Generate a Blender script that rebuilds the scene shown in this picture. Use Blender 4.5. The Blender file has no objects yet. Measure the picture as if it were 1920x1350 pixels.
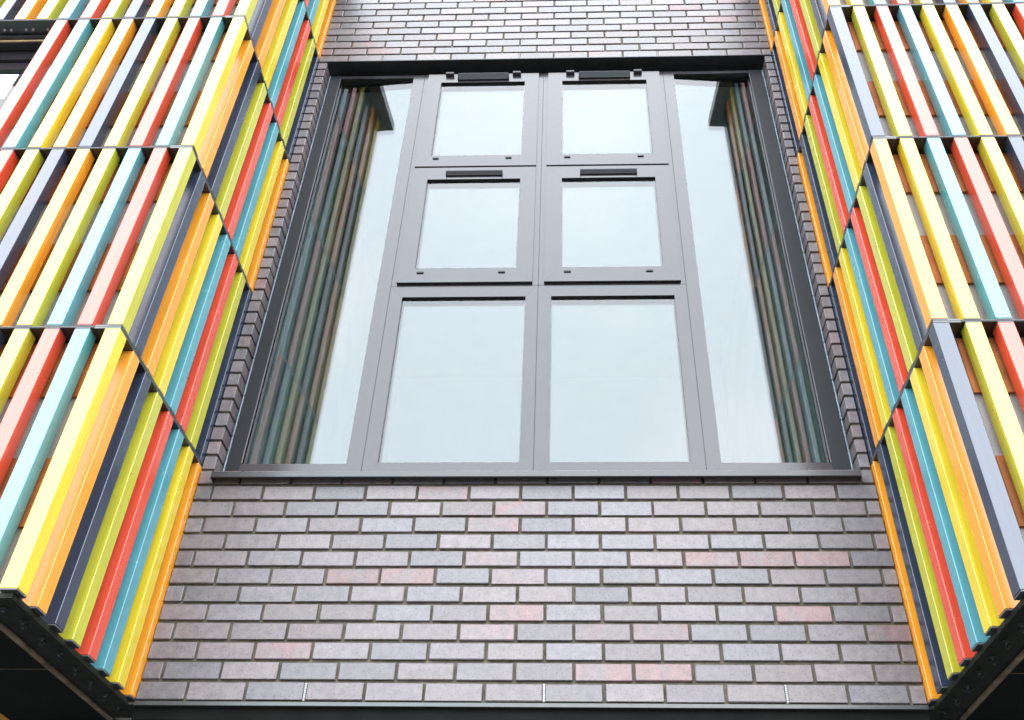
import bpy, bmesh, math, random
from mathutils import Matrix, Vector
R = math.radians
random.seed(7)
scene = bpy.context.scene
C = scene.collection

# ---------------------------------------------------------------- camera
yaw, pitch, roll = -0.04194383, 0.73449885, 0.01900693
fwd = Vector((math.sin(yaw)*math.cos(pitch), math.cos(yaw)*math.cos(pitch), math.sin(pitch)))
rt0 = Vector((math.cos(yaw), -math.sin(yaw), 0)); up0 = rt0.cross(fwd)
rt = rt0*math.cos(roll) + up0*math.sin(roll); up = -rt0*math.sin(roll) + up0*math.cos(roll)
cd = bpy.data.cameras.new('camera'); cam = bpy.data.objects.new('camera', cd); C.objects.link(cam)
m = Matrix((rt, up, -fwd)).transposed().to_4x4(); m.translation = Vector((0.1355, -3.7196, -1.1477))
cam.matrix_world = m
cd.sensor_fit = 'HORIZONTAL'; cd.sensor_width = 36.0; cd.lens = 36.0*1787.3/1920
cd.shift_x = -0.0338; cd.shift_y = -0.0980; cd.clip_start = 0.05; cd.clip_end = 2000
scene.camera = cam

# ---------------------------------------------------------------- light
SUN_EL, SUN_ROT = 52, 180   # high, in front of the facade, behind cloud
w = bpy.data.worlds.new('World'); scene.world = w; w.use_nodes = True
nt = w.node_tree; nd = nt.nodes; lk = nt.links; nd.clear()
out = nd.new('ShaderNodeOutputWorld'); bg = nd.new('ShaderNodeBackground')
sky = nd.new('ShaderNodeTexSky'); sky.sky_type = 'NISHITA'; sky.sun_disc = False
sky.sun_elevation = R(SUN_EL); sky.sun_rotation = R(SUN_ROT); sky.air_density = 1.6; sky.dust_density = 6; sky.ozone_density = 2
hs = nd.new('ShaderNodeHueSaturation'); hs.inputs['Saturation'].default_value = 0.10
tc = nd.new('ShaderNodeTexCoord'); mp = nd.new('ShaderNodeMapping'); mp.inputs['Scale'].default_value = (1.0, 1.0, 1.6)
nz = nd.new('ShaderNodeTexNoise'); nz.inputs['Scale'].default_value = 2.6; nz.inputs['Detail'].default_value = 3; nz.inputs['Roughness'].default_value = .45
cr = nd.new('ShaderNodeValToRGB'); cr.color_ramp.elements[0].position = .44; cr.color_ramp.elements[0].color = (.84, .91, .96, 1)
cr.color_ramp.elements[1].position = .62; cr.color_ramp.elements[1].color = (1, 1.0, 1.03, 1)
flat = nd.new('ShaderNodeMix'); flat.data_type = 'RGBA'; flat.inputs[0].default_value = .95
flat.inputs[7].default_value = (10.6, 10.9, 11.3, 1)
mul = nd.new('ShaderNodeMix'); mul.data_type = 'RGBA'; mul.blend_type = 'MULTIPLY'; mul.inputs[0].default_value = 1
lk.new(sky.outputs[0], hs.inputs['Color']); lk.new(hs.outputs[0], flat.inputs[6])
lk.new(tc.outputs['Generated'], mp.inputs[0]); lk.new(mp.outputs[0], nz.inputs['Vector']); lk.new(nz.outputs['Fac'], cr.inputs[0])
lk.new(flat.outputs[2], mul.inputs[6]); lk.new(cr.outputs[0], mul.inputs[7])
lk.new(mul.outputs[2], bg.inputs['Color']); bg.inputs['Strength'].default_value = 0.15
lk.new(bg.outputs[0], out.inputs['Surface'])
sd = bpy.data.lights.new('sun', 'SUN'); sd.energy = 0.5; sd.angle = R(160); sd.color = (1, .97, .93)
sun = bpy.data.objects.new('sun', sd); C.objects.link(sun)
sdir = Vector((math.sin(R(4))*math.cos(R(SUN_EL)), -math.cos(R(4))*math.cos(R(SUN_EL)), math.sin(R(SUN_EL))))
sun.rotation_euler = sdir.to_track_quat('Z', 'Y').to_euler(); sun.location = (0, -6, 9)
vs = scene.view_settings; vs.view_transform = 'Standard'; vs.look = 'None'; vs.gamma = 1; vs.exposure = 2.1

# ---------------------------------------------------------------- materials
def mat(name, col, rough=.5, streak=0, metal=0, ior=1.5, coat=0, var=0, vscale=8, bump=0, bscale=300, rvar=0, spots=None, coatr=.1):
    M = bpy.data.materials.new(name); M.use_nodes = True
    n = M.node_tree.nodes; l = M.node_tree.links; b = n['Principled BSDF']
    b.inputs['Base Color'].default_value = (*col, 1); b.inputs['Roughness'].default_value = rough
    b.inputs['Metallic'].default_value = metal; b.inputs['IOR'].default_value = ior
    b.inputs['Coat Weight'].default_value = coat; b.inputs['Coat Roughness'].default_value = coatr
    t = n.new('ShaderNodeTexCoord')
    if var:
        z = n.new('ShaderNodeTexNoise'); z.inputs['Scale'].default_value = vscale; z.inputs['Detail'].default_value = 6
        l.new(t.outputs['Object'], z.inputs['Vector'])
        mr = n.new('ShaderNodeMapRange'); mr.inputs[1].default_value = .3; mr.inputs[2].default_value = .7
        mr.inputs[3].default_value = 1-var; mr.inputs[4].default_value = 1+var*.5; l.new(z.outputs['Fac'], mr.inputs[0])
        mx = n.new('ShaderNodeMix'); mx.data_type = 'RGBA'; mx.blend_type = 'MULTIPLY'; mx.inputs[0].default_value = 1
        mx.inputs[6].default_value = (*col, 1); l.new(mr.outputs[0], mx.inputs[7]); l.new(mx.outputs[2], b.inputs['Base Color'])
        if streak:   # faint run-off streaks and dust along the length
            ms = n.new('ShaderNodeMapping'); ms.inputs['Scale'].default_value = (90, 90, 2.2)
            zs = n.new('ShaderNodeTexNoise'); zs.inputs['Scale'].default_value = 1; zs.inputs['Detail'].default_value = 4
            oi = n.new('ShaderNodeObjectInfo'); av = n.new('ShaderNodeVectorMath'); av.operation = 'ADD'
            sc = n.new('ShaderNodeMath'); sc.operation = 'MULTIPLY'; sc.inputs[1].default_value = 50
            l.new(oi.outputs['Random'], sc.inputs[0]); l.new(t.outputs['Object'], av.inputs[0]); l.new(sc.outputs[0], av.inputs[1])
            l.new(av.outputs[0], ms.inputs[0]); l.new(ms.outputs[0], zs.inputs['Vector']); l.new(av.outputs[0], z.inputs['Vector'])
            q = n.new('ShaderNodeMapRange'); q.inputs[1].default_value = .35; q.inputs[2].default_value = .68
            q.inputs[3].default_value = 1.04; q.inputs[4].default_value = 1-streak; l.new(zs.outputs['Fac'], q.inputs[0])
            q2 = n.new('ShaderNodeMath'); q2.operation = 'MULTIPLY'; l.new(q.outputs[0], q2.inputs[0]); l.new(mr.outputs[0], q2.inputs[1])
            l.new(q2.outputs[0], mx.inputs[7])
        if rvar:
            m2 = n.new('ShaderNodeMapRange'); m2.inputs[1].default_value = .3; m2.inputs[2].default_value = .7
            m2.inputs[3].default_value = rough-rvar; m2.inputs[4].default_value = rough+rvar
            l.new(z.outputs['Fac'], m2.inputs[0]); l.new(m2.outputs[0], b.inputs['Roughness'])
    if bump:
        z2 = n.new('ShaderNodeTexNoise'); z2.inputs['Scale'].default_value = bscale; z2.inputs['Detail'].default_value = 3
        l.new(t.outputs['Object'], z2.inputs['Vector'])
        bp = n.new('ShaderNodeBump'); bp.inputs['Strength'].default_value = bump; bp.inputs['Distance'].default_value = .001
        l.new(z2.outputs['Fac'], bp.inputs['Height']); l.new(bp.outputs[0], b.inputs['Normal'])
    return M

PAINT = dict(yellow=(.60, .45, .025), lime=(.40, .38, .03), orange=(.66, .26, .02), red=(.56, .06, .028),
             teal=(.075, .26, .30), navy=(.022, .032, .055))
FM = {k: mat('paint_'+k, v, streak=.12, rough=.23, ior=1.72, var=.06, vscale=5, bump=.28, bscale=700, rvar=.07) for k, v in PAINT.items()}
M_CAP = mat('fin_end_metal', (.08, .08, .085), rough=.4, metal=0, var=.2, vscale=30)
M_TRAY = mat('tray_metal', (.016, .018, .012), ior=1.2, rough=.5, var=.6, vscale=25, bump=.3, bscale=60)
M_EDGE = mat('plate_edge', (.030, .033, .032), rough=.35, ior=1.7, var=.3, vscale=20)
M_SOF = mat('soffit_black', (.004, .005, .004), ior=1.2, rough=.7, var=.5, vscale=6, bump=.3, bscale=40)
M_RUST = mat('soffit_trim', (.20, .15, .085), rough=.7, var=.6, vscale=14, bump=.4, bscale=60)
M_BROWN = mat('timber_board', (.38, .12, .03), rough=.75, var=.35, vscale=9, bump=.4, bscale=90)
M_GREY = mat('cement_board', (.36, .335, .32), rough=.8, var=.15, vscale=7, bump=.3, bscale=80)
M_ORG = mat('orange_board', (.60, .27, .02), rough=.5, var=.2, vscale=6)
M_FRAME = mat('frame_grey', (.027, .024, .029), rough=.20, ior=1.58, var=.15, vscale=7, rvar=.04, bump=.05, bscale=350)
M_DARK = mat('gasket_black', (.012, .013, .015), rough=.6)
M_SILL = mat('sill_grey', (.028, .028, .032), rough=.27, ior=1.6, var=.2, vscale=6, rvar=.08)
M_STEEL = mat('lintel_steel', (.025, .03, .035), rough=.45, var=.3, vscale=12)
M_MAST = mat('sealant', (.42, .52, .58), rough=.5, var=.25, vscale=15)
M_WHITE = mat('white_plastic', (.34, .34, .33), rough=.4)
M_VENT = mat('vent_grey', (.018, .020, .024), rough=.6, ior=1.25)
M_HINGE = mat('hinge_grey', (.05, .05, .055), rough=.5, ior=1.4)
M_COPE = mat('coping_grey', (.36, .37, .38), rough=.4, var=.15, vscale=4)
M_ROOM = mat('room_wall', (.30, .34, .33), rough=.9, var=.2, vscale=2)
M_ROOF = mat('roof_felt', (.06, .06, .06), rough=.9)
M_GROUND = mat('asphalt', (.05, .05, .05), rough=.9, var=.3, vscale=3, bump=.5, bscale=80)
M_PAVE = mat('paving', (.05, .048, .045), rough=.85, var=.25, vscale=4, bump=.4, bscale=60)
M_PLINTH = mat('ground_floor_render', (.05, .05, .05), rough=.8, var=.2, vscale=4)

def mortar_mat():
    M = mat('mortar', (.095, .082, .060), rough=.95, var=.45, vscale=28, bump=.8, bscale=160); return M
M_MORT = mortar_mat()

def brick_mat():
    M = bpy.data.materials.new('brick_face'); M.use_nodes = True
    n = M.node_tree.nodes; l = M.node_tree.links; b = n['Principled BSDF']
    a = n.new('ShaderNodeAttribute'); a.attribute_name = 'rnd'
    a2 = n.new('ShaderNodeAttribute'); a2.attribute_name = 'rnd2'
    t = n.new('ShaderNodeTexCoord')
    # hue per brick: blue-grey -> mauve -> rusty pink
    r = n.new('ShaderNodeValToRGB'); e = r.color_ramp.elements
    e[0].position = 0; e[0].color = (.112, .103, .112, 1); e[1].position = 1; e[1].color = (.165, .100, .098, 1)
    for p, c in ((.30, (.120, .108, .113)), (.6, (.130, .108, .111)), (.90, (.136, .108, .110)), (.98, (.148, .106, .106))):
        x = e.new(p); x.color = (*c, 1)
    # cloud inside a brick shifts its hue
    z = n.new('ShaderNodeTexNoise'); z.inputs['Scale'].default_value = 9; z.inputs['Detail'].default_value = 5
    mp = n.new('ShaderNodeVectorMath'); mp.operation = 'ADD'; cmb = n.new('ShaderNodeCombineXYZ')
    m10 = n.new('ShaderNodeMath'); m10.operation = 'MULTIPLY'; m10.inputs[1].default_value = 37
    l.new(a.outputs['Fac'], m10.inputs[0]); l.new(m10.outputs[0], cmb.inputs[0]); l.new(m10.outputs[0], cmb.inputs[2])
    l.new(t.outputs['Object'], mp.inputs[0]); l.new(cmb.outputs[0], mp.inputs[1]); l.new(mp.outputs[0], z.inputs['Vector'])
    s = n.new('ShaderNodeMath'); s.operation = 'MULTIPLY_ADD'; s.inputs[1].default_value = .55; s.inputs[2].default_value = -.275
    l.new(z.outputs['Fac'], s.inputs[0])
    ad = n.new('ShaderNodeMath'); ad.operation = 'ADD'; ad.use_clamp = True
    l.new(a.outputs['Fac'], ad.inputs[0]); l.new(s.outputs[0], ad.inputs[1]); l.new(ad.outputs[0], r.inputs[0])
    # brightness per brick, pitting and scratches
    z2 = n.new('ShaderNodeTexNoise'); z2.inputs['Scale'].default_value = 130; z2.inputs['Detail'].default_value = 4
    l.new(mp.outputs[0], z2.inputs['Vector'])
    sp = n.new('ShaderNodeMapRange'); sp.inputs[1].default_value = .30; sp.inputs[2].default_value = .46; sp.inputs[3].default_value = .55; sp.inputs[4].default_value = 1.0
    l.new(z2.outputs['Fac'], sp.inputs[0])
    z3 = n.new('ShaderNodeTexNoise'); z3.inputs['Scale'].default_value = 30; z3.inputs['Detail'].default_value = 6
    l.new(mp.outputs[0], z3.inputs['Vector'])
    s3 = n.new('ShaderNodeMapRange'); s3.inputs[1].default_value = .3; s3.inputs[2].default_value = .7; s3.inputs[3].default_value = .78; s3.inputs[4].default_value = 1.2
    l.new(z3.outputs['Fac'], s3.inputs[0])
    br = n.new('ShaderNodeMapRange'); br.inputs[3].default_value = .82; br.inputs[4].default_value = 1.16; l.new(a2.outputs['Fac'], br.inputs[0])
    q1 = n.new('ShaderNodeMath'); q1.operation = 'MULTIPLY'; l.new(sp.outputs[0], q1.inputs[0]); l.new(s3.outputs[0], q1.inputs[1])
    q2 = n.new('ShaderNodeMath'); q2.operation = 'MULTIPLY'; l.new(q1.outputs[0], q2.inputs[0]); l.new(br.outputs[0], q2.inputs[1])
    mx = n.new('ShaderNodeMix'); mx.data_type = 'RGBA'; mx.blend_type = 'MULTIPLY'; mx.inputs[0].default_value = 1
    l.new(r.outputs[0], mx.inputs[6]); l.new(q2.outputs[0], mx.inputs[7]); l.new(mx.outputs[2], b.inputs['Base Color'])
    rr = n.new('ShaderNodeMapRange'); rr.inputs[3].default_value = .36; rr.inputs[4].default_value = .52
    l.new(z3.outputs['Fac'], rr.inputs[0]); l.new(rr.outputs[0], b.inputs['Roughness'])
    b.inputs['IOR'].default_value = 1.60
    hh = n.new('ShaderNodeMath'); hh.operation = 'ADD'; l.new(sp.outputs[0], hh.inputs[0]); l.new(z3.outputs['Fac'], hh.inputs[1])
    bp = n.new('ShaderNodeBump'); bp.inputs['Strength'].default_value = .45; bp.inputs['Distance'].default_value = .0012
    l.new(hh.outputs[0], bp.inputs['Height']); l.new(bp.outputs[0], b.inputs['Normal'])
    return M
M_BRICK = brick_mat()

def glass_mat(name, f0, wave):
    M = bpy.data.materials.new(name); M.use_nodes = True
    n = M.node_tree.nodes; l = M.node_tree.links; n.clear()
    o = n.new('ShaderNodeOutputMaterial'); mix = n.new('ShaderNodeMixShader')
    tr = n.new('ShaderNodeBsdfTransparent'); tr.inputs[0].default_value = (.74, .82, .81, 1)
    gl = n.new('ShaderNodeBsdfGlossy'); gl.inputs['Roughness'].default_value = 0.0; gl.inputs['Color'].default_value = (1.0, .982, 1.0, 1)
    fr = n.new('ShaderNodeFresnel'); fr.inputs['IOR'].default_value = f0
    t = n.new('ShaderNodeTexCoord'); mp = n.new('ShaderNodeMapping'); mp.inputs['Scale'].default_value = (1.2, 1, 2.2)
    z = n.new('ShaderNodeTexNoise'); z.inputs['Scale'].default_value = 1.6; z.inputs['Detail'].default_value = 1.5
    bp = n.new('ShaderNodeBump'); bp.inputs['Strength'].default_value = wave; bp.inputs['Distance'].default_value = .01
    l.new(t.outputs['Object'], mp.inputs[0]); l.new(mp.outputs[0], z.inputs['Vector']); l.new(z.outputs['Fac'], bp.inputs['Height'])
    l.new(bp.outputs[0], gl.inputs['Normal'])
    fm = n.new('ShaderNodeMapRange'); fm.inputs[1].default_value = .05; fm.inputs[2].default_value = .35; fm.inputs[3].default_value = .055; fm.inputs[4].default_value = .148
    l.new(fr.outputs[0], fm.inputs[0]); l.new(fm.outputs[0], mix.inputs[0]); l.new(tr.outputs[0], mix.inputs[1]); l.new(gl.outputs[0], mix.inputs[2]); l.new(mix.outputs[0], o.inputs[0])
    return M
M_GLASS = glass_mat('glazing_outer', 1.95, .014)
M_GLASS2 = glass_mat('glazing_inner', 1.75, .012)

# ---------------------------------------------------------------- mesh helpers
class MB:
    def __init__(s): s.v = []; s.f = []; s.mi = []; s.att = []; s.cur = (0.5, 0.5); s.m = 0
    def add(s, vs, fs, m=None):
        o = len(s.v); s.v += [tuple(p) for p in vs]; s.f += [tuple(i+o for i in f) for f in fs]
        s.mi += [s.m if m is None else m]*len(fs); s.att += [s.cur]*len(vs)
    def box(s, x0, x1, y0, y1, z0, z1, c=0, m=None):
        if c <= 0:
            vs = [(x, y, z) for x in (x0, x1) for y in (y0, y1) for z in (z0, z1)]
            s.add(vs, [(0, 1, 3, 2), (4, 6, 7, 5), (0, 4, 5, 1), (2, 3, 7, 6), (0, 2, 6, 4), (1, 5, 7, 3)], m); return
        lo = (x0, y0, z0); hi = (x1, y1, z1); vs = []; idx = {}
        for sx in (0, 1):
            for sy in (0, 1):
                for sz in (0, 1):
                    sg = (sx, sy, sz)
                    for a in range(3):
                        p = []
                        for k in range(3):
                            e = (hi if sg[k] else lo)[k]
                            p.append(e if k == a else e + (-c if sg[k] else c))
                        idx[(sg, a)] = len(vs); vs.append(p)
        fs = []
        for a in range(3):
            b, d = [k for k in range(3) if k != a]
            for sa in (0, 1):
                q = []
                for sb, sc in ((0, 0), (1, 0), (1, 1), (0, 1)):
                    g = [0, 0, 0]; g[a] = sa; g[b] = sb; g[d] = sc; q.append(idx[(tuple(g), a)])
                if (sa == 1) == (a == 1): q.reverse()
                fs.append(q)
            for sb in (0, 1):
                for sc in (0, 1):   # edge along axis a
                    g0 = [0, 0, 0]; g0[a] = 0; g0[b] = sb; g0[d] = sc; g1 = list(g0); g1[a] = 1
                    q = [idx[(tuple(g0), b)], idx[(tuple(g1), b)], idx[(tuple(g1), d)], idx[(tuple(g0), d)]]
                    if (sb == sc) != (a == 1): q.reverse()
                    fs.append(q)
        for sx in (0, 1):
            for sy in (0, 1):
                for sz in (0, 1):
                    q = [idx[((sx, sy, sz), k)] for k in range(3)]
                    if (sx+sy+sz) % 2 == 0: q.reverse()
                    fs.append(q)
        s.add(vs, fs, m)
    def prism(s, poly, axis, a0, a1, m=None):
        """poly: list of 2D points in the other two axes (in order)"""
        n = len(poly); vs = []
        for a in (a0, a1):
            for p in poly:
                q = list(p); q.insert(axis, a); vs.append(q)
        fs = [tuple(range(n)), tuple(range(2*n-1, n-1, -1))] + [(i, i+n, (i+1) % n+n, (i+1) % n) for i in range(n)]
        s.add(vs, fs, m)
    def cyl(s, c, r, axis, a0, a1, n=12, m=None):
        s.prism([(c[0]+r*math.cos(2*math.pi*i/n), c[1]+r*math.sin(2*math.pi*i/n)) for i in range(n)], axis, a0, a1, m)
    def mesh(s, name, mats, flat=False):
        me = bpy.data.meshes.new(name); me.from_pydata(s.v, [], s.f)
        for k in (mats if isinstance(mats, (list, tuple)) else [mats]): me.materials.append(k)
        me.polygons.foreach_set('material_index', s.mi)
        bm = bmesh.new(); bm.from_mesh(me); (None if flat else bmesh.ops.recalc_face_normals(bm, faces=bm.faces)); bm.to_mesh(me); bm.free()
        return me
    def obj(s, name, mats, parent=None, label=None, attrs=False, flat=False):
        me = s.mesh(name, mats, flat)
        if attrs:
            for j, nm in enumerate(('rnd', 'rnd2')):
                at = me.attributes.new(nm, 'FLOAT', 'POINT'); at.data.foreach_set('value', [t[j] for t in s.att])
        return link(name, me, parent, label)
def link(name, me, parent=None, label=None):
    o = bpy.data.objects.new(name, me); C.objects.link(o)
    if parent is not None:
        o.parent = parent
        o.matrix_parent_inverse = Matrix.Translation(-world_loc(parent))
    if label: o['label'] = label
    return o
def world_loc(o):
    v = Vector((0, 0, 0))
    while o is not None:
        v += o.location + o.matrix_parent_inverse.translation if o.parent else o.location
        o = o.parent
    return v
def thing(name, loc, label, cat, group=None):
    o = bpy.data.objects.new(name, None); C.objects.link(o); o.location = loc; o.empty_display_size = .2
    o['label'] = label; o['category'] = cat
    if group: o['group'] = group
    return o
def bx(name, mats, parent, x0, x1, y0, y1, z0, z1, c=0, label=None):
    b = MB(); b.box(x0, x1, y0, y1, z0, z1, c); return b.obj(name, mats, parent, label)

# ---------------------------------------------------------------- key dimensions (metres)
XL, XR = -1.540, 1.410           # faces of the two bays
JL, JR = -1.482, 1.3625          # window jambs
DEP = 1.0                        # how far the bays project
ZT, ZS = 3.975, 0.975            # soffit of the opening, seat of the sill
TOPZ = 5.6                       # top of the brick wall
ZC = 4.84                        # underside of the bay copings

# ---------------------------------------------------------------- ground
def structure(name, me_obj): me_obj['kind'] = 'structure'; return me_obj
b = MB(); b.box(-300, 300, -300, 300, -3.2, -2.79); structure('ground', b.obj('ground', M_GROUND))
b = MB(); b.box(-40, 40, -2.6, 6, -2.9, -2.67); structure('pavement', b.obj('pavement', M_PAVE))

# ---------------------------------------------------------------- brick wall
wall = thing('brick_wall', (0, 0, 0), 'grey-blue and mauve brick wall around the large window between the two colourful bays', 'wall')
bk = MB()
def brick(x0, x1, z0, y1=.102, deep=False):
    j = .5*.010
    if x1-x0 < .03: return
    rr = random.random(); bk.cur = (rr if rr < .93 else min(1, rr+.05), random.random())
    dz = random.uniform(-.0012, .0012); dy = random.uniform(-.0015, .0015); dx = random.uniform(-.001, .001)
    bk.box(x0+dx, x1+dx, dy, y1, z0+.0058+dz, z0+.0690+dz, random.choice((.0016, .002, .0026, .0034)))
nrow = int(TOPZ/.075)
for r in range(nrow):
    z = r*.075
    ph = (r % 2) if r < 53 else (r-53) % 2
    off = .1125 if ph else 0
    lo, hi = XL+.003, XR-.003
    if 13 <= r < 53:
        brick(lo, JL, z); brick(JR, hi, z); continue
    n = math.floor((lo-off)/.225)
    x = off+n*.225
    while x < hi:
        a, c = max(x+.0056, lo), min(x+.225-.0056, hi)
        brick(a, c, z); x += .225
bk.obj('bricks', M_BRICK, wall, attrs=True)
mo = MB()
mo.box(XL+.003, XR-.003, .012, .10, .001, ZS-.003); mo.box(XL+.003, XR-.003, .02, .16, -.016, .0005)
mo.box(XL+.003, XR-.003, .009, .10, ZT+.004, TOPZ)
mo.box(XL+.003, JL-.009, .010, .0985, ZS-.003, ZT+.004)
mo.box(JR+.009, XR-.003, .010, .0985, ZS-.003, ZT+.004)
mo.obj('mortar', M_MORT, wall)
bx('inner_leaf', M_ROOM, wall, -3.8, XL+.003, .30, .4, .02, TOPZ-.02)
bx('inner_leaf', M_ROOM, wall, XR-.003, 3.8, .30, .4, .02, TOPZ-.02)
# steel angle under the lowest course, steel lintel over the window
a = MB(); a.box(XL+.003, XR-.003, -.004, .004, -.016, -.001, .001); a.box(XL+.003, XR-.003, .004, .018, -.016, -.008)
a.obj('shelf_angle', M_EDGE, wall)
a = MB(); a.box(JL-.05, JR+.05, -.005, .004, ZT-.003, ZT+.005, .0008); a.box(JL+.001, JR-.001, .004, .16, ZT-.003, ZT+.003)
a.obj('lintel', M_STEEL, wall)
def weep(x, z0, parent):
    w_ = MB(); w_.box(x-.004, x+.004, .003, .02, z0+.004, z0+.070, .001)
    for k in range(8): w_.box(x-.0045, x+.0045, .0005, .0028, z0+.008+k*.0078, z0+.011+k*.0078)
    return w_.obj('weep_vent', M_WHITE, parent)
for x in (-.9, 0, .9): weep(x, 0, wall)
for x in (-1.125, -.225, .675): weep(x, ZT, wall)

# ---------------------------------------------------------------- large window
win = thing('window', (-.06, .135, ZS), 'large dark grey aluminium window with eight panes of sky-reflecting glass set in the brick wall', 'window')
YF, YB = .070, .135              # frame face and back
def frame_ring(mb, x0, x1, z0, z1, wl, wr, wb, wt, y0, y1, c=.0012):
    """four mitred members"""
    g = .0004
    quads = [((x0, z0), (x1, z0), (x1-wr, z0+wb), (x0+wl, z0+wb)), ((x0, z1), (x0+wl, z1-wt), (x1-wr, z1-wt), (x1, z1)),
             ((x0, z0+g), (x0+wl, z0+wb+g), (x0+wl, z1-wt-g), (x0, z1-g)), ((x1, z0+g), (x1, z1-g), (x1-wr, z1-wt-g), (x1-wr, z0+wb+g))]
    for q in quads: mb.prism([(p[0], p[1]) for p in q], 1, y0, y1)
def glazing(parent, x0, x1, z0, z1, y, skew=0):
    """outer sheet, spacer and inner sheet of a sealed unit; skew turns the unit a little about the vertical"""
    cx = (x0+x1)/2; k = math.tan(skew); e = .010
    Y = lambda x: y+(x-cx)*k
    xa, xb_, za, zb = x0-e, x1+e, z0-e, z1+e
    def sheet(nm, dy, mt):
        b = MB(); b.add([(xa, Y(xa)+dy, za), (xb_, Y(xb_)+dy, za), (xb_, Y(xb_)+dy, zb), (xa, Y(xa)+dy, zb)], [(0, 1, 2, 3)])
        return b.obj(nm, mt, parent, flat=True)
    sheet('pane', 0, M_GLASS)
    b = MB(); t = .016
    def bar(p0, p1, q0, q1):
        vs = [(x, Y(x)+dy, z) for x in (p0, p1) for dy in (.003, .019) for z in (q0, q1)]
        b.add(vs, [(0, 1, 3, 2), (4, 6, 7, 5), (0, 4, 5, 1), (2, 3, 7, 6), (0, 2, 6, 4), (1, 5, 7, 3)])
    bar(xa, xa+t, za, zb); bar(xb_-t, xb_, za, zb); bar(xa+t, xb_-t, za, za+t); bar(xa+t, xb_-t, zb-t, zb)
    b.obj('spacer', M_DARK, parent)
    sheet('inner_pane', .022, M_GLASS2)
JX = (-.840, -.065, .7065)       # joints between the framed units
FL, FR, FT = -1.461, 1.341, 3.912
fr = MB()
gp = .0012
frame_ring(fr, FL, JX[0]-gp, .955, FT, FL*-1-1.390, JX[0]+.912, 1.044-.955, FT-3.885, YF, YB)
frame_ring(fr, JX[2]+gp, FR, .955, FT, .773-JX[2], FR-1.258, 1.044-.955, FT-3.885, YF, YB)
ZJ = 2.097
frame_ring(fr, JX[0]+gp, JX[1]-gp, .955, ZJ-gp, -.773-JX[0], JX[1]+.128, 1.050-.955, ZJ-2.024, YF, YB)
frame_ring(fr, JX[1]+gp, JX[2]-gp, .955, ZJ-gp, .0023-JX[1], JX[2]-.641, 1.050-.955, ZJ-2.024, YF, YB)
frame_ring(fr, JX[0]+gp, JX[1]-gp, ZJ+gp, FT, .060, .060, .050, .03, YF, YB)
frame_ring(fr, JX[1]+gp, JX[2]-gp, ZJ+gp, FT, .060, .060, .050, .03, YF, YB)
fr.box(JX[0]+.05, JX[1]-.05, YF+.002, YB, 2.98, 3.035); fr.box(JX[1]+.05, JX[2]-.05, YF+.002, YB, 2.98, 3.035)
fr.obj('frame', M_FRAME, win)
M_STILE_SHADE = mat('stile_shade_navy', (.006, .009, .013), rough=.35, ior=1.4, var=.2, vscale=6)  # darker copy of the frame grey, shade on the outer stiles put into colour
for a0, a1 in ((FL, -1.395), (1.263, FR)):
    e = MB(); e.box(a0, a1, YF-.0035, YF-.0005, .956, FT+.0005, .0008); e.obj('stile_shade_strip', M_STILE_SHADE, win)  # thin strips laid over the outer stiles to paint their shade
bb = MB()
for x in JX: bb.box(x-.02, x+.02, YF+.006, YB-.005, .99, FT-.006)
bb.box(JX[0]+.01, JX[2]-.01, YF+.006, YB-.006, ZJ-.02, ZJ+.02)
bb.obj('gasket', M_DARK, win)
bd = MB(); bd.box(-1.394, -1.390, YF-.003, YF+.020, 1.044, 3.885, .0008); bd.box(1.258, 1.262, YF-.003, YF+.020, 1.044, 3.885, .0008)
bd.obj('glazing_bead', mat('bead_grey', (.10, .10, .11), rough=.35, ior=1.7), win)
SK = R(2.4)
glazing(win, -1.392, -.912, 1.044, 3.885, YF+.026, -SK)
glazing(win, .773, 1.260, 1.044, 3.885, YF+.026, SK)
glazing(win, -.773, -.128, 1.050, 2.024, YF+.017)
glazing(win, .0023, .641, 1.050, 2.024, YF+.017)
# opening lights
YS = .052
def sash(x0, x1, z0, z1, px0, px1, pz0, pz1, top):
    s = MB(); frame_ring(s, x0, x1, z0, z1, px0-x0, x1-px1, pz0-z0, z1-pz1, YS, YF+.012)
    so = s.obj('sash', M_FRAME, win)
    k = MB(); k.box(x0+.004, x1-.004, YS+.004, YF+.010, z0-.002, z0+.001); k.obj('seal', M_DARK, so)
    glazing(so, px0, px1, pz0, pz1, YS+.017)
    v = MB()
    va, vb = px0+.109, px0+.432
    if top: zt, zb, yo, yi = 3.868, 3.824, .024, .012
    else: zt, zb, yo, yi = 2.948, 2.921, .018, .010
    v.prism([(YS-.001, zt+.003), (YS-yo, zt), (YS-yo, zt-.004), (YS-yi, zb+.004), (YS-yi, zb), (YS-.001, zb-.002)], 0, va, vb)
    v.box(va-.003, va, YS-yo-.001, YS-.0005, zb-.004, zt+.004, .001); v.box(vb, vb+.003, YS-yo-.001, YS-.0005, zb-.004, zt+.004, .001)
    v.box(va+.002, vb-.002, YS-yo+.0005, YS-.004, zt+.0032, zt+.0048, 0, 1)
    v.obj('vent', [M_VENT, M_CAP], so)
    for fx in (px0+.032, px0+.464):
        d = MB(); zz = z0+.066
        d.box(fx-.018, fx+.018, YS-.007, YS+.002, zz-.005, zz+.005, .001); d.obj('drain_cover', M_DARK, so)
    if top:
        for fx in (px0+.052, px0+.486):
            d = MB(); d.box(fx-.027, fx+.027, YS-.026, YS+.001, 3.868, 3.886, .003); d.obj('hinge_cover', M_HINGE, so)
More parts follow.
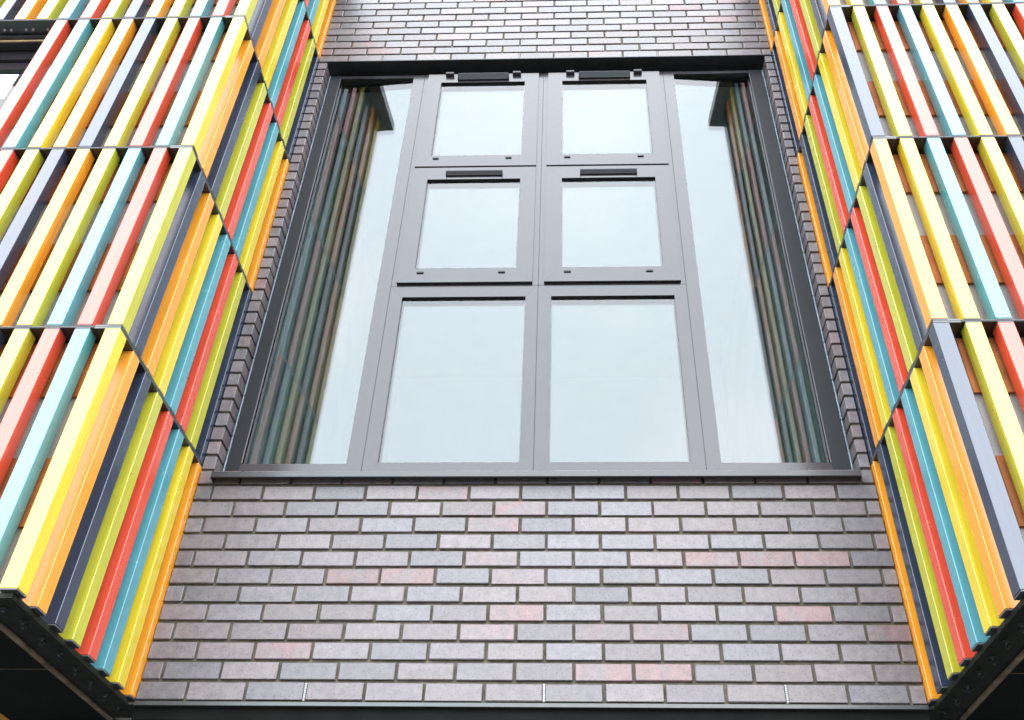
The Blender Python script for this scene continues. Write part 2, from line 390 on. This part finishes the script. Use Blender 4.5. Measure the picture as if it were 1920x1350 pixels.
for (x0, x1, px0, px1) in ((-.811, -.096, -.724, -.184), (-.0345, .680, .056, .594)):
    sash(x0, x1, 2.109, 2.996, px0, px1, 2.207, 2.897, False)
    sash(x0, x1, 3.010, 3.893, px0, px1, 3.103, 3.808, True)
# sill: nosing, slope, drip
s = MB()
s.prism([(-.046, .915), (-.046, .940), (-.040, .943), (YF+.02, .962), (YF+.02, .954), (.0, .940), (-.002, .930), (-.040, .912)], 0, -1.462, 1.341)
s.box(-1.4662, -1.4622, -.049, .0, .908, .947); s.box(1.3412, 1.345, -.049, .0, .908, .947)
s.box(JL+.002, JR-.002, YF+.021, .125, .950, .977); s.box(JL+.002, -1.467, .001, YF+.02, .945, .962); s.box(1.346, JR-.002, .001, YF+.02, .945, .962)
s.obj('sill', M_SILL, win)
# sealant strips
for x0, x1 in ((JL-.001, JL+.006), (JR-.006, JR+.001)):
    s = MB(); z = .99
    while z < ZT-.01:
        ln = random.choice((.30, .45, .225)); z2 = min(z+ln, ZT-.006)
        s.box(x0, x1, .1035, .118, z, z2-.004, .001); z = z2
    s.obj('sealant', M_MAST, win)
s = MB(); s.box(JL+.001, FL+.002, .119, YB+.06, .978, ZT-.004); s.box(FR-.002, JR-.001, .119, YB+.06, .978, ZT-.004); s.box(FL+.0021, FR-.0021, .119, YB+.06, FT-.01, ZT-.004); s.obj('jamb_liner', M_DARK, win)
# dark room behind the glass
room = thing('room_interior', (0, 1.5, 1), 'dim room behind the large window', 'room')
rm = MB()
for q in ((-1.7, 1.6, 3.9, 4.0, .5, 4.3), (-1.7, -1.6, .42, 3.9, .5, 4.3), (1.5, 1.6, .42, 3.9, .5, 4.3), (-1.6, 1.5, .42, 3.9, 4.2, 4.3), (-1.6, 1.5, .42, 3.9, .5, .6)):
    rm.box(*q)
rm.obj('walls', M_ROOM, room)
lf = MB(); lf.box(-1.7, 1.6, .201, .42, .5, .975); lf.box(-1.7, 1.6, .201, .42, 3.985, 4.3); lf.box(-1.7, -1.483, .201, .42, .975, 3.985); lf.box(1.364, 1.6, .201, .42, .975, 3.985)
lf.obj('window_reveal', M_ROOM, room)

# ---------------------------------------------------------------- the two projecting bays
FACE_F, DEPTH_F = .057, .060     # front fins: face width (x), depth (y)
FACE_R, DEPTH_R = .066, .056     # side fins: face width (y), depth (x)
PF, PR_ = .1140, .1375
fin_cache = {}
def fin_mesh(kind, col, h):
    k = (kind, col, round(h, 3))
    if k in fin_cache: return fin_cache[k]
    b = MB()
    wx, wy = {'front': (FACE_F, DEPTH_F), 'side': (DEPTH_R, FACE_R), 'corner': (FACE_F, FACE_R)}[kind]
    b.box(-wx/2, wx/2, -wy/2, wy/2, .010, h-.010, .0016, 0)
    for z0, z1 in ((.0045, .0095), (h-.0095, h-.0045)):
        b.box(-wx/2+.0005, wx/2-.0005, -wy/2+.0005, wy/2-.0005, z0, z1, .0008, 1)
    me = b.mesh('fin', [FM[col], M_CAP]); fin_cache[k] = me; return me

def build_bay(side, sgn, XF, label, ret, front, nfront, win_open):
    """sgn: +1 the bay's side faces +x (left bay), -1 faces -x (right bay)"""
    bay = thing('projecting_bay', (XF-sgn*1.3, -.5, 0), label, 'bay')
    X = lambda d: XF-sgn*d       # d: distance behind the side face, into the bay
    def xb(mb, d0, d1, *a, **k):
        x0, x1 = sorted((X(d0), X(d1))); mb.box(x0, x1, *a, **k)
    W = 2.75
    levels = [(0, 1), (1, 2), (2, 3), (3, 4), (4, ZC)]
    for L, (za, zb) in enumerate(levels):
        h = zb-za
        # ---- panel on the side
        e_ = .0015 if L else .017
        p = MB(); xb(p, e_, .10, -DEP+e_, .0, za-.0005 if L else za-.010, za+(.0088 if L else .0035), c=.0008)
        sp_ = p.obj('side_panel', M_EDGE if L else M_TRAY, bay)
        p = MB(); xb(p, .0015, .10, -DEP+.0015, .0, zb-.0088, zb-.0006, c=.0008)
        p.obj('top_rail', M_EDGE, sp_)
        fy = -DEP+FACE_R/2
        for i, col in enumerate(ret[L % 2]):
            if i == 0:
                o = link('fin', fin_mesh('corner', col, h), sp_); o.location = (X(FACE_F/2), -DEP+FACE_R/2, za)
            else:
                o = link('fin', fin_mesh('side', col, h), sp_); o.location = (X(DEPTH_R/2), fy+i*PR_, za)
            o.rotation_euler = (0, 0, R(random.uniform(-.5, .5))); o.location.x += random.uniform(-.0008, .0008)
            o['label'] = {'teal': 'light blue', 'navy': 'dark navy', 'lime': 'lime green'}.get(col, col)+' upright fin'
        # ---- panel on the front
        p = MB(); xb(p, .1002, W, -DEP+e_, -DEP+.10, za-.0005 if L else za-.010, za+.0035, c=.0008)
        fp = p.obj('front_panel', M_EDGE if L else M_TRAY, bay)
        p = MB(); xb(p, .1002, W, -DEP+.003, -DEP+.10, zb-.0035, zb-.0006, c=.0008)
        p.obj('top_rail', M_EDGE, fp)
        nn = 9 if (win_open and L == 2) else nfront
        for i in range(1, nn):
            col = front[L % 2][i % 6]
            o = link('fin', fin_mesh('front', col, h), fp); o.location = (X(FACE_F/2+i*PF), -DEP+DEPTH_F/2, za)
            o.rotation_euler = (0, 0, R(random.uniform(-.5, .5))); o.location.x += random.uniform(-.0008, .0008)
            o['label'] = {'teal': 'light blue', 'navy': 'dark navy', 'lime': 'lime green'}.get(col, col)+' upright fin'
    # ---- backing behind the fins
    DW = 8*PF+FACE_F+.02         # where the bay window starts
    bk_ = MB()
    def backing(d0, d1, z0, z1): xb(bk_, d0, d1, -.90, -.80, z0, z1)
    if win_open:
        backing(.1002, W, .003, 1.99); backing(.1002, DW, 1.99, 3.0); backing(.1002, W, 3.0, ZC-.003)
    else: backing(.1002, W, .003, ZC-.003)
    xb(bk_, .1002, .2, -.80, .28, .003, ZC-.003)
    xb(bk_, W-.1, W, -.80, .28, .003, ZC-.003)
    bk_.obj('grey_backing', M_GREY, bay)
    for L, (za, zb) in enumerate(levels):
        for q0, q1 in ((.25, .50), (.75, .985)):
            if za+q1 > ZC: continue
            t = MB(); d1 = DW if (win_open and L == 2) else W
            xb(t, .102, d1, -.914, -.901, za+q0, za+q1)
            t.obj('brown_board', M_BROWN, bay)
    # ---- underside
    u = MB()
    xb(u, .017, .135, -DEP+.017, -.001, -.014, -.0105); xb(u, .0, .135, .0, .155, -.0145, -.0105); xb(u, .1355, W, -DEP+.017, -DEP+.135, -.014, -.0105)
    u.obj('base_plate', M_TRAY, bay)
    t = MB(); xb(t, .136, .154, -DEP+.136, .16, -.022, -.010, c=.001); xb(t, .1545, W, -DEP+.136, -DEP+.154, -.022, -.010, c=.001)
    t.obj('edge_trim', M_RUST, bay)
    s2 = MB(); yy = -DEP+.1545
    for y1 in (-.37, .30):
        xb(s2, .1545, .56, yy, y1-.004, -.012, .0); yy = y1+.0
    xb(s2, .1545, .56, -.374, -.370, -.0125, -.001, m=1)
    if not win_open: xb(s2, .5605, W, -DEP+.1545, .30, -.012, .0)
    else: xb(s2, .5605, W, -DEP+.1545, .30, -.013, .0, m=2)
    s2.obj('soffit', [M_SOF, M_RUST, M_ORG], bay)
    for i in range(8):
        for dd in (-.021, .021):
            q = MB(); y = -DEP+.075+i*PR_+dd; d = .066+(.009 if dd > 0 else -.009)
            if i == 0 and dd < 0: continue
            q.cyl((X(d), y), .0115, 2, -.019, -.0142, 6); q.cyl((X(d), y), .005, 2, -.026, -.0195, 8)
            q.obj('fixing_bolt', M_DARK, bay)
    # ---- roof and coping
    c = MB(); xb(c, -.09, W, -DEP-.10, .0, ZC, ZC+.085, c=.003); c.obj('coping', M_COPE, bay)
    return bay, X, DW, W

retL = [['yellow', 'orange', 'navy', 'lime', 'red', 'teal', 'yellow', 'orange'], ['lime', 'navy', 'orange', 'yellow', 'teal', 'red', 'lime', 'navy']]
retR = [['navy', 'orange', 'yellow', 'teal', 'red', 'lime', 'navy', 'orange'], ['orange', 'navy', 'lime', 'red', 'teal', 'yellow', 'orange', 'navy']]
frL = [['yellow', 'teal', 'red', 'lime', 'navy', 'orange'], ['lime', 'red', 'teal', 'lime', 'orange', 'navy']]
frR = [['navy', 'lime', 'red', 'teal', 'yellow', 'orange'], ['orange', 'yellow', 'teal', 'red', 'lime', 'navy']]
bayL, XLf, DW, WB = build_bay('l', 1, XL, 'left bay clad in upright fins, a yellow fin at its lowest outer corner', retL, frL, 15, True)
bayR, _, _, _ = build_bay('r', -1, XR, 'right bay clad in upright fins, a navy fin at its lowest outer corner', retR, frR, 13, False)

# window in the left bay
bw = thing('bay_window', (XL-1.8, -.8, 2.0), 'dark framed window at the top left edge, beside the red fin of the left bay', 'window')
x1 = XL-DW; x0 = XL-WB+.1
f = MB()
for q in ((x0, x1, -.83, -.76, 2.90, 2.985), (x0, x1, -.83, -.76, 2.005, 2.08), (x1-.07, x1, -.83, -.76, 2.08, 2.90), (x0, x0+.07, -.83, -.76, 2.08, 2.90)):
    f.box(*q, c=.002)
for q in ((x0+.07, x1-.07, -.81, -.775, 2.84, 2.898), (x0+.07, x1-.07, -.81, -.775, 2.082, 2.13)): f.box(*q, c=.002)
f.obj('frame', M_FRAME, bw)
f = MB(); f.box(x0, x1, -.915, -.832, 2.975, 2.99, .001); f.obj('head_liner', M_STEEL, bw)
f = MB(); f.box(x0, x1, -.897, -.889, 2.962, 2.974, .001); f.obj('timber_bead', mat('pale_timber', (.45, .32, .16), rough=.7, var=.3, vscale=12), bw)
for k in range(8):
    for dd in (-.018, .018):
        q = MB(); q.cyl((x1-.03-k*PF+dd, -.945), .006, 2, 2.986, 2.9965, 8); q.obj('screw', M_WHITE, bw)
g = MB(); g.add([(x0+.06, -.79, 2.12), (x1-.06, -.79, 2.12), (x1-.06, -.79, 2.85), (x0+.06, -.79, 2.85)], [(0, 1, 2, 3)]); g.obj('pane', M_GLASS, bw, flat=True)
g = MB(); g.box(x0, x1, -.5, -.45, 2.0, 3.0); g.box(x0-.01, x0, -.76, -.5, 2, 3); g.obj('blind', M_ROOM, bw)

# ---------------------------------------------------------------- soffit under the wall and recessed ground floor
so = thing('overhang_soffit', (0, 1, -.02), 'black soffit under the brick wall along the bottom edge', 'soffit')
b = MB(); b.box(XL+.001, XR-.001, .0185, 2.2, -.06, -.017); b.obj('board', M_SOF, so)
b = MB(); b.box(-4.5, XL-.0005, .31, 2.2, -.06, -.012); b.obj('board', M_SOF, so)
b = MB(); b.box(XR+.0005, 4.5, .31, 2.2, -.06, -.012); b.obj('board', M_SOF, so)
gw = thing('ground_floor_wall', (0, 2.3, -2.67), 'dark rendered wall set back beneath the overhang', 'wall')
b = MB(); b.box(-4.5, 4.5, 2.2, 2.4, -2.67, -.012); b.obj('render', M_PLINTH, gw)
